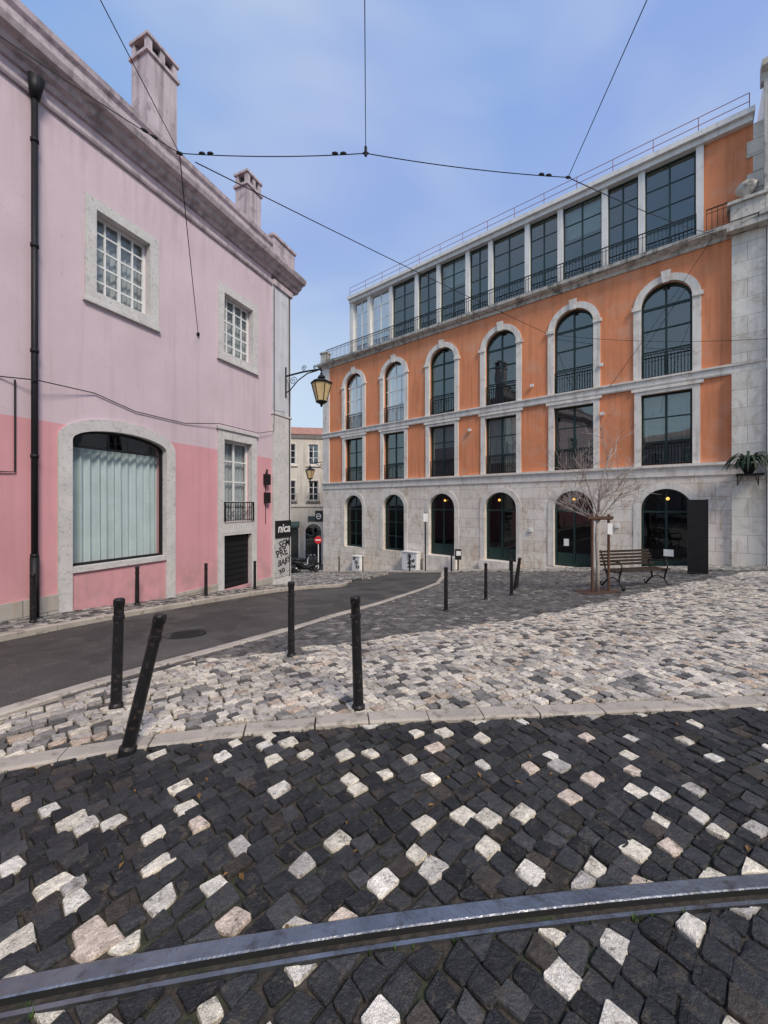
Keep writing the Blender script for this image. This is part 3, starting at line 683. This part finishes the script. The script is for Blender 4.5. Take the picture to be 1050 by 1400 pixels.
b=MB(FL); b.box(-.38,-.22,.62,.95,0,.16); b.box(-.36,-.20,.05,.38,0,.14); b.tube([(-.3,.95,.08),(-.3,1.1,.08)],.03,6); b.finish('meter_boxes',M_black,PB)
def text(body,fr,r,z,n,size,m,name,parent,shear=0,rot=0,sx=1):
    cu=bpy.data.curves.new(name,'FONT'); cu.body=body; cu.size=size; cu.align_x='CENTER'; cu.align_y='CENTER'; cu.extrude=.003; cu.shear=shear; cu.offset=.006
    ob=bpy.data.objects.new('tmp',cu); scene.collection.objects.link(ob); dg=bpy.context.evaluated_depsgraph_get(); me=bpy.data.meshes.new_from_object(ob.evaluated_get(dg)); bpy.data.objects.remove(ob)
    Mx=Matrix.Identity(4); 
    for i in range(3): Mx[i][0]=fr.x[i]; Mx[i][1]=fr.z[i]; Mx[i][2]=fr.n[i]
    Mx.translation=fr.p(r,z,n); me.transform(Mx@Matrix.Rotation(rot,4,'Z')@Matrix.Diagonal((sx,1,1,1))); me.materials.clear(); me.materials.append(m)
    o=bpy.data.objects.new(name,me); scene.collection.objects.link(o)
    if parent: o.parent=parent; o.location=-parent.location
    return o
SG=empty('shop_sign',FL.p(.46,-.8,.1)); b=MB(FL); b.box(.07,.85,-1.08,-.52,.081,.13); b.finish('board',M_black,SG,bevel=.01); text('nica',FL,.46,-.78,.134,.40,M_signW,'lettering',SG,shear=.2)
GR=empty('graffiti_panel',FL.p(.46,-1.7,.1)); b=MB(FL); b.box(.05,.87,-2.36,-1.12,.081,.10); b.finish('panel',M_graf,GR)
for i,(tx,zz_,sz) in enumerate((('SEM',-1.30,.34),('PRE',-1.58,.34),('BABY',-1.88,.27),('xo',-2.14,.28))): text(tx,FL,.46+.04*(-1)**i,zz_,.103,sz,M_black,'lettering',GR,shear=.3*(-1)**i,rot=.16)

# ------------------------------------------------------------------ distant buildings
def simple_house(name,fr,r0,r1,z0,z1,wins,mw,roof_h=1.2,depth=8,doors=()):
    E=empty(name,fr.p((r0+r1)/2,z0,0)); b=MB(fr)
    hl=[rect(*w_) for w_ in wins]+[arch(c,hw,z0+.4,zs) for c,hw,zs in doors]
    b.plate([rect(r0,r1,z0,z1)]+hl,-.25,0); b.box(r0,r1,z0,z1,-depth,-depth+.2); b.box(r0,r0+.2,z0,z1,-depth+.2,-.26); b.box(r1-.2,r1,z0,z1,-depth+.2,-.26)
    b.finish('wall',mw,E)
    s=MB(fr);f=MB(fr);g=MB(fr)
    for a,b_,c,d_ in wins:
        s.plate([rect(a-.14,b_+.14,c-.14,d_+.14),rect(a,b_,c,d_)],-.02,.04); grid_win(f,g,a,b_,c,d_,-.18,2,3,.07,.05)
        s.box(a-.25,b_+.25,c-.24,c-.14,0,.12)
    for c,hw,zs in doors:
        s.plate([arch(c,hw+.16,z0+.35,zs),arch(c,hw,z0+.34,zs)],-.02,.05); g.plate([arch(c,hw,z0+.4,zs)],-.18,-.18)
    s.profile(r0-.2,r1+.2,[(0,z1-.35),(.1,z1-.35),(.3,z1-.1),(.3,z1),(0,z1)])
    if doors: s.box(r0,r1,z0+7.3,z0+7.55,.001,.10)
    s.finish('stone_trim',M_stone,E); f.finish('window_frames',M_frameW,E); g.finish('glazing',M_glass,E)
    r=MB(fr); r.profile(r0-.25,r1+.25,[(.4,z1+.001),(-depth/2,z1+roof_h),(-depth,z1+.001)]); r.finish('tiled_roof',M_tile,E)
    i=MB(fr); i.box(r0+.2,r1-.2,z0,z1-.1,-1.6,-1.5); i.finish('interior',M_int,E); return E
FD=Fr((-7.2,37,CAMZ),(.985,.17,0),(.17,-.985,0))
wins=[(c-.45,c+.45,z,z+1.9) for c in(-6.5,-4.2,-1.75,.4,2.6,5.2,7.5) for z in(.4,3.9)]
BH=simple_house('beige_house',FD,-9,9,-7.5,6.7,wins,M_beige,1.6,9,doors=[(c,.75,-2.6) for c in(-4.2,-1.75,.4,2.6)])
b=MB(FD)
for c in(-1.75,.4,2.6):
    railing(b,c-.6,c+.6,.35,1.1,.25,.14,.02); b.box(c-.65,c+.65,.28,.34,.13,.3)
b.finish('balconies',M_black,BH)
b=MB(FD); b.plate([rect(-.1,.9,-1.55,-1.1)],.06,.12); b.finish('shop_board',M_awn,BH)
b=MB(FD); b.profile(-2.6,-.9,[(.05,-1.6),(.95,-2.0),(.95,-2.15),(.05,-1.75)]); b.finish('awning',M_awn,BH)
FD2=Fr((-15,44,CAMZ),(1,0,0),(0,-1,0))
simple_house('grey_house',FD2,-9,9.6,-8,8.2,[(c-.5,c+.5,z,z+1.9) for c in(-6,-3,0,3,6,8) for z in(0,3.5)],M_white,1.2,9)
FB=Fr((0,-9,CAMZ),(-1,0,0),(0,1,0))
simple_house('townhouse',FB,-16,15,-2.5,6.5,[(c-.6,c+.6,z,z+2.0) for c in range(-13,15,3) for z in(-1.0,3.4)],M_grey,1.6,8)

# ------------------------------------------------------------------ lanterns
def lantern(name,anchor,tip,sc=1.0):
    anchor=Vector(anchor); tip=Vector(tip); E=empty(name,tuple(anchor)); d=(tip-anchor); L=d.length; d.normalize(); up=Vector((0,0,1))
    b=MB()
    P=lambda t,z: tuple(anchor+d*t*L+up*z)
    b.tube([P(0,0),P(.5,.03),P(1.0,0)],.022*sc+.006,6)
    b.tube([P(0,-.55*sc),P(.12,-.5*sc),P(.35,-.22*sc),P(.62,-.05*sc),P(.9,-.02)],.018,6)
    for (ct,cz,r0) in((.22,-.20*sc,.14*sc),(.52,.14*sc,.10*sc),(.82,.10*sc,.07*sc)):
        b.tube([tuple(anchor+d*(ct*L+(r0*(1-k/22))*math.cos(k*.55))+up*(cz+(r0*(1-k/22))*math.sin(k*.55))) for k in range(20)],.011,5)
    b.tube([P(0,.3*sc),P(0,-.7*sc)],.03,6); b.tube([P(1,.02),tuple(tip-up*.12*sc)],.015,6)
    t=tip-up*.12*sc
    b.lathe(t,[(.02,.02),(.05,-.02),(.03,-.05),(.10,-.10),(.13,-.16),(.10,-.19),(.34*1.0,-.30),(.36,-.33),(.34,-.35)],6,0)
    b.lathe(t,[(.17,-.90),(.20,-.93),(.12,-.98),(.05,-1.0),(.03,-1.08),(.005,-1.1)],6,0)
    g=MB(); g.lathe(t,[(.305,-.352),(.165,-.898)],6,0)
    for k in range(6):
        q=2*math.pi*k/6; cs=Vector((math.cos(q),math.sin(q),0)); b.tube([tuple(t+cs*.318-up*.35),tuple(t+cs*.172-up*.9)],.014,4)
    b.finish('bracket',M_black,E); g.finish('glass',M_amber,E)
a=FL.p(.62,4.28,.08); lantern('street_lamp',a,a+FL.n*1.40+Vector((0,0,.05)))
a=FO.p(L0-.03,2.85,-.1); lantern('street_lamp',a,a-FO.x*1.5)

# ------------------------------------------------------------------ bollards
def bollard(x,y,h=.88,lean=(0,0),zo=.03):
    z=G(x,y)+zo; b=MB()
    prof=[(.052,-.03),(.052,.02),(.041,.035),(.036,h*.80),(.042,h*.805),(.042,h*.84),(.036,h*.845),(.036,h*.93),(.041,h*.94),(.041,h-.012),(.032,h),(.001,h+.004)]
    b.lathe((0,0,0),prof,18)
    ob=b.finish('bollard',M_blackpaint,smooth=True); ob.location=(x,y,z)
    try: ob.data.set_sharp_from_angle(angle=.6)
    except Exception: pass
    ob.rotation_euler=(-lean[1],lean[0],0)
for x,y,ln in [(-.2,3.02,(-.03,0)),(-2.18,3.13,(.03,0)),(-1.66,2.49,(.20,.08)),(-1.1,4.56,(.0,0)),(1.24,7.7,(0,0)),(2.45,9.26,(0,0)),(3.2,9.65,(.0,0)),(3.55,10.5,(.17,0)),(3.75,10.9,(.12,0))]:
    bollard(x,y,.88,ln)
for x,y in[(-5.75,6.3),(-5.1,7.95),(-4.35,9.4),(-3.66,10.9)]: bollard(x,y,.80,zo=.10)
for r in(-10.6,-7.4,-5.0,-2.2,-12.5): 
    p=FO.p(r,0,1.35); bollard(p.x,p.y,.85,zo=.06)

def bench(x,y,rot):
    z=G(x,y)+.03; b=MB(); L=.84
    for i in range(5): b.box(-L,L,-.22+i*.085,-.22+i*.085+.062,.415+.012*abs(i-2)*.5,.445+.012*abs(i-2)*.5,0)
    for i in range(5):
        y0=.235+.035*i; zz=.52+.078*i; b.box(-L,L,y0,y0+.028,zz,zz+.056,0)
    for s in(-1,1):
        X=s*(L-.14)
        b.tube([(X,.22,.40),(X,.25,.52),(X,.40,.90)],.020,6,1)
        b.tube([(X,-.24,.41),(X,.22,.40)],.020,6,1)
        b.tube([(X,-.30,.0),(X,-.27,.08),(X,-.18,.20),(X,-.20,.33),(X,-.24,.41)],.022,6,1)
        b.tube([(X,.34,.0),(X,.28,.08),(X,.16,.20),(X,.18,.33),(X,.22,.40)],.022,6,1)
        b.tube([(X,-.18,.20),(X,0,.27),(X,.16,.20)],.014,6,1)
        b.tube([(X,-.30,.0),(X,-.34,.02),(X,-.36,.06),(X,-.33,.09)],.016,6,1)
        b.tube([(X,.34,.0),(X,.38,.02),(X,.40,.06),(X,.37,.09)],.016,6,1)
        b.tube([(X,-.24,.43),(X,-.27,.55),(X,-.22,.66),(X,-.05,.665),(X,.28,.62)],.018,6,1)
    ob=b.finish('park_bench',[M_wood,M_black]); ob.location=(x,y,z); ob.rotation_euler=(0,0,rot)
bench(6.38,9.75,math.radians(14))

def tree(x,y):
    z=G(x,y); b=MB(); random.seed(21)
    def grow(p,d,L,r,lv):
        n=5; pts=[p]; q=p.copy(); dd=d.copy()
        for i in range(n):
            dd=(dd+Vector((random.gauss(0,.10),random.gauss(0,.10),random.gauss(.03,.06)))).normalized(); q=q+dd*L/n; pts.append(q.copy())
        b.tube([tuple(a) for a in pts],[r*(1-.55*i/n) for i in range(n+1)],6 if lv<2 else 4)
        if lv>=4: return
        k={0:0,1:5,2:5,3:3}[lv]
        for i in range(k):
            t=random.uniform(.25,1.0); a=pts[min(n,int(t*n))]; ang=random.uniform(0,2*math.pi); sp=random.uniform(.45,.95)
            o=dd.orthogonal().normalized(); o=Matrix.Rotation(ang,3,dd)@o
            nd=(dd*math.cos(sp)+o*math.sin(sp)+Vector((0,0,.12))).normalized(); grow(a,nd,L*random.uniform(.45,.70),max(r*.45,.0035),lv+1)
    p=Vector((x,y,z-.05)); tr=[p,p+Vector((.02,0,.7)),p+Vector((-.01,0,1.4)),p+Vector((.03,.0,2.05))]
    b.tube([tuple(a) for a in tr],[.052,.045,.040,.036],9)
    top=tr[-1]
    for i in range(7):
        a=i*2*math.pi/7+random.uniform(-.3,.3); el=random.uniform(.45,1.15); st_=tr[2].lerp(top,random.uniform(.45,1))
        grow(st_,Vector((math.cos(a)*math.cos(el),math.sin(a)*math.cos(el),math.sin(el))),random.uniform(.9,1.45),.016,1)
    grow(top,Vector((.05,0,1)),1.6,.028,1)
    b.finish('bare_tree',M_bark,loc=(x,y,z),smooth=True)
tree(5.26,9.5)
E=MB()
for dx in(-.16,.24):
    X=5.26+dx;Yy=9.42; z=G(X,Yy); E.tube([(X,Yy,z-.05),(X,Yy,z+1.92)],.032,7)
z=G(5.3,9.42); E.box(4.98,5.60,9.38,9.41,z+1.82,z+1.89); E.box(4.98,5.60,9.43,9.46,z+1.80,z+1.87)
E.box(5.44,5.56,9.36,9.379,z+1.45,z+1.72,1)
E.finish('tree_stake',[M_stake,M_signW],loc=(5.3,9.42,z))
mb=MB(); g=[]
for j in range(5):
    for i in range(5): xx=4.85+i*.2; yv=9.1+j*.2; g.append((xx,yv,G(xx,yv)+.040))
mb.add(g,[(j*5+i,j*5+i+1,(j+1)*5+i+1,(j+1)*5+i) for i in range(4) for j in range(4)]); mb.finish('tree_pit',mat('tree_pit_soil',(.10,.055,.04),.95,.4,12,.9,30))
x,y=9.42,11.55; z=G(x,y)+.03; b=MB(); b.box(-.24,.24,-.03,.03,.04,2.22); b.box(-.24,.24,-.20,.20,.0,.04)
for s in(-1,1): b.box(s*.225-.018,s*.225+.018,-.036,.036,.04,2.24)
ob=b.finish('standing_sign_panel',M_door,bevel=.006); ob.location=(x,y,z); ob.rotation_euler=(0,0,math.radians(-30))
def cabinet(r,wd,h,dz):
    p=FO.p(r,0,.35); z=G(p.x,p.y)+.06; fr=Fr((p.x,p.y,z),FO.x,FO.n); E=empty('utility_cabinet',(p.x,p.y,z)); b=MB(fr)
    b.box(-wd/2,wd/2,0,h,-.2,.2); b.box(-wd/2-.03,wd/2+.03,h,h+.05,-.23,.23); b.box(-.01,.01,.08,h-.05,.2,.206); b.finish('body',M_frameW,E,bevel=.008)
    for i in range(3): text(random.choice(['Rx','Sk','Zoe','tk']),fr,random.uniform(-.15,.15),.25+i*.25,.208,.3,M_black,'graffiti',E,shear=.4,rot=random.uniform(-.4,.4))
cabinet(-8.0,.95,.95,0); cabinet(-11.9,.6,.85,0)
p=FO.p(-6.35,0,1.5); z=G(p.x,p.y)+.05; b=MB(); b.tube([(0,0,-.05),(0,0,2.9)],.03,8); b.box(-.11,.11,-.045,-.032,2.45,2.85,1)
ob=b.finish('sign_pole',[M_black,M_signW],smooth=False); ob.location=(p.x,p.y,z)
p=FO.p(-5.0,0,.7); z=G(p.x,p.y)+.06; b=MB(); b.tube([(0,0,-.05),(0,0,.55)],.04,8); b.box(-.14,.14,-.1,.1,.5,1.0); b.box(-.11,.11,-.108,-.1,.7,.92,1)
ob=b.finish('parking_meter',[M_black,M_frameW],bevel=.01); ob.location=(p.x,p.y,z)
x,y=-4.25,24.9; z=G(x,y); b=MB(); b.tube([(0,0,-.05),(0,0,2.30)],.03,8,0); b.tube([(0,-.035,2.05),(0,-.055,2.05)],.24,28,1); b.box(-.17,.17,-.062,-.056,2.01,2.09,0)
ob=b.finish('no_entry_sign',[M_signW,M_signR]); ob.location=(x,y,z)
HS=empty('hanging_sign',FO.p(L0-.4,-.8,0)); b=MB(FO); b.box(L0-.85,L0-.10,-1.15,-.40,-.06,.06); b.box(L0-.10,L0,-.50,-.46,-.02,.02); b.box(L0-.10,L0,-1.05,-1.01,-.02,.02); b.finish('board',M_black,HS,bevel=.02)
b=MB(FO); c0=(L0-.475,-.78)
b.plate([[(c0[0]+.24*math.cos(a),c0[1]+.2*math.sin(a)) for a in np.linspace(0,2*math.pi,24,endpoint=False)],[(c0[0]+.19*math.cos(a),c0[1]+.15*math.sin(a)) for a in np.linspace(0,2*math.pi,24,endpoint=False)]],.061,.066)
b.box(c0[0]-.12,c0[0]+.12,c0[1]-.02,c0[1]+.03,.061,.066); b.finish('symbol',M_signW,HS)

def scooter(x,y,rot,m):
    z=G(x,y)+.012; b=MB()
    for wx in(-.62,.62):
        ring_=[(wx+.24*math.cos(a),0,.29+.24*math.sin(a)) for a in np.linspace(0,2*math.pi,19)]; b.tube(ring_,.055,8,0)
        b.tube([(wx,-.05,.29),(wx,.05,.29)],.10,10,2)
    b.tube([(.62,0,.29),(.50,0,.65),(.42,0,1.0)],[.05,.045,.03],8,0)
    b.tube([(.42,-.34,1.05),(.44,-.1,1.0),(.44,.1,1.0),(.42,.34,1.05)],.018,6,0)
    b.tube([(.55,0,.95),(.50,0,.70),(.44,0,.40),(.1,0,.30),(-.25,0,.36),(-.45,0,.62),(-.85,0,.72)],[.10,.15,.13,.12,.17,.19,.08],10,1)
    b.tube([(-.02,0,.74),(-.4,0,.80),(-.82,0,.84)],[.10,.13,.09],8,0)
    b.tube([(.47,0,.98),(.55,0,.98)],[.09,.06],10,2); b.tube([(.35,-.3,1.2),(.35,-.3,1.24)],.05,8,0); b.tube([(.35,.3,1.2),(.35,.3,1.24)],.05,8,0)
    b.tube([(-.55,.14,.3),(-.95,.16,.36)],.05,8,2)
    ob=b.finish('parked_scooter',[M_black,m,M_steel],smooth=True); ob.location=(x,y,z); ob.rotation_euler=(0,0,rot)
scooter(-4.55,22.6,math.radians(35),M_black); scooter(-4.95,23.6,math.radians(40),M_door); scooter(-5.3,24.8,math.radians(30),M_grey)

# ------------------------------------------------------------------ overhead wires
OW=empty('overhead_wires',(0,6,7))
b=MB(); 
def wire(p,q,sag=0,rad=.008,n=14):
    b.tube([tuple(p.lerp(q,i/n)-Vector((0,0,4*sag*(i/n)*(1-i/n)))) for i in range(n+1)],rad,5)
N1=Vector((-3.19,6.0,7.08)); N2=Vector((-.285,6.0,7.08)); N3=Vector((3.11,6.5,7.13)); N4=FO.p(4.42,9.2,.15)
W1=FL.p(-2.80,4.31,.03); W0=Vector((-4.55,4.5,7.12))
wire(N1,N2,.05,.007); wire(N2,N3,.05,.007); wire(N3,N4,.1)
wire(N1,Vector((-2.3,-8,7.1)),.03,.006); wire(N2,Vector((.3,-8,7.1)),.03,.006); wire(N3,Vector((1.6,-8,7.1)),.03,.006)
wire(N1,W0,0.02,.007); wire(W0,Vector((-9,-1,7.3)),0.02,.007); wire(N1,W1,.05)
wire(N1+Vector((.2,.1,-.05)),FO.p(-1.0,7.35,.05),.05,.009); wire(FO.p(-1.0,7.35,.05),FO.p(6,5.2,.3),.2)
wire(FO.p(L0,9.4,.4),FO.p(4.42,9.2,.45),.35,.010); wire(N4,FO.p(1.3,4.6,.16),.1); wire(N4,Vector((13,9,10.5)),.1)
for p,q in((N1,N2),(N2,N1),(N3,N2),(N1,W0)):
    d=(q-p).normalized()
    for k in(.0,.35,.48):
        c=p+d*k; b.tube([tuple(c-d*.05),tuple(c-d*.02),tuple(c+d*.02),tuple(c+d*.05)],[.008,.022,.022,.008],8)
b.tube([tuple(N2+Vector((0,0,-.04))),tuple(N2+Vector((0,0,.1)))],.022,8)
b.lathe(tuple(W1),[(.01,-.05),(.04,-.02),(.04,.02),(.01,.05)],8)
b.finish('wires',M_wire,OW)

# ------------------------------------------------------------------ sky, sun, camera
SUN_AZ=math.radians(150); SUN_EL=math.radians(45)
W=bpy.data.worlds.new('World'); scene.world=W; W.use_nodes=True; t=W.node_tree; bg=t.nodes['Background']
sk=t.nodes.new('ShaderNodeTexSky'); sk.sky_type='NISHITA'; sk.sun_disc=False; sk.sun_elevation=SUN_EL; sk.sun_rotation=SUN_AZ; sk.air_density=1.0; sk.dust_density=1.0; sk.ozone_density=2.0
tc=t.nodes.new('ShaderNodeTexCoord').outputs['Generated']
sp=t.nodes.new('ShaderNodeSeparateXYZ'); t.links.new(tc,sp.inputs[0])
hz=mixc(t,mrange(t,sp.outputs[2],.08,.88,0,1),(3.9,5.2,5.9),(1.35,2.50,5.6))
hz=mixc(t,mrange(t,noise(t,tc,1.1,2,.5,.3),.48,.66,0,.32),hz,(2.4,2.7,5.8))
f=mrange(t,noise(t,mapping(t,tc,(1.3,1.3,2.6)),1.5,3,.45,.4),.40,.70,.0,.62)
cl=mixc(t,f,hz,(4.7,5.3,6.1))
c=mixc(t,.84,sk.outputs[0],cl)
t.links.new(c,bg.inputs['Color']); bg.inputs['Strength'].default_value=.15
sl=bpy.data.lights.new('sun','SUN'); sl.energy=2.9; sl.angle=math.radians(16); sl.color=(1,.90,.77)
so=bpy.data.objects.new('sun',sl); scene.collection.objects.link(so)
sd=Vector((math.sin(SUN_AZ)*math.cos(SUN_EL),math.cos(SUN_AZ)*math.cos(SUN_EL),math.sin(SUN_EL)))
so.rotation_euler=(-sd).to_track_quat('-Z','Y').to_euler(); so.location=sd*50
cam=bpy.data.cameras.new('camera'); co=bpy.data.objects.new('camera',cam); scene.collection.objects.link(co); scene.camera=co
co.location=(0,0,CAMZ); co.rotation_euler=(math.radians(90),0,0); cam.sensor_fit='HORIZONTAL'; cam.sensor_width=36; cam.lens=36*526/1050; cam.shift_y=-10/1050; cam.clip_start=.05; cam.clip_end=3000
scene.view_settings.view_transform='Standard'; scene.view_settings.look='None'; scene.view_settings.exposure=0
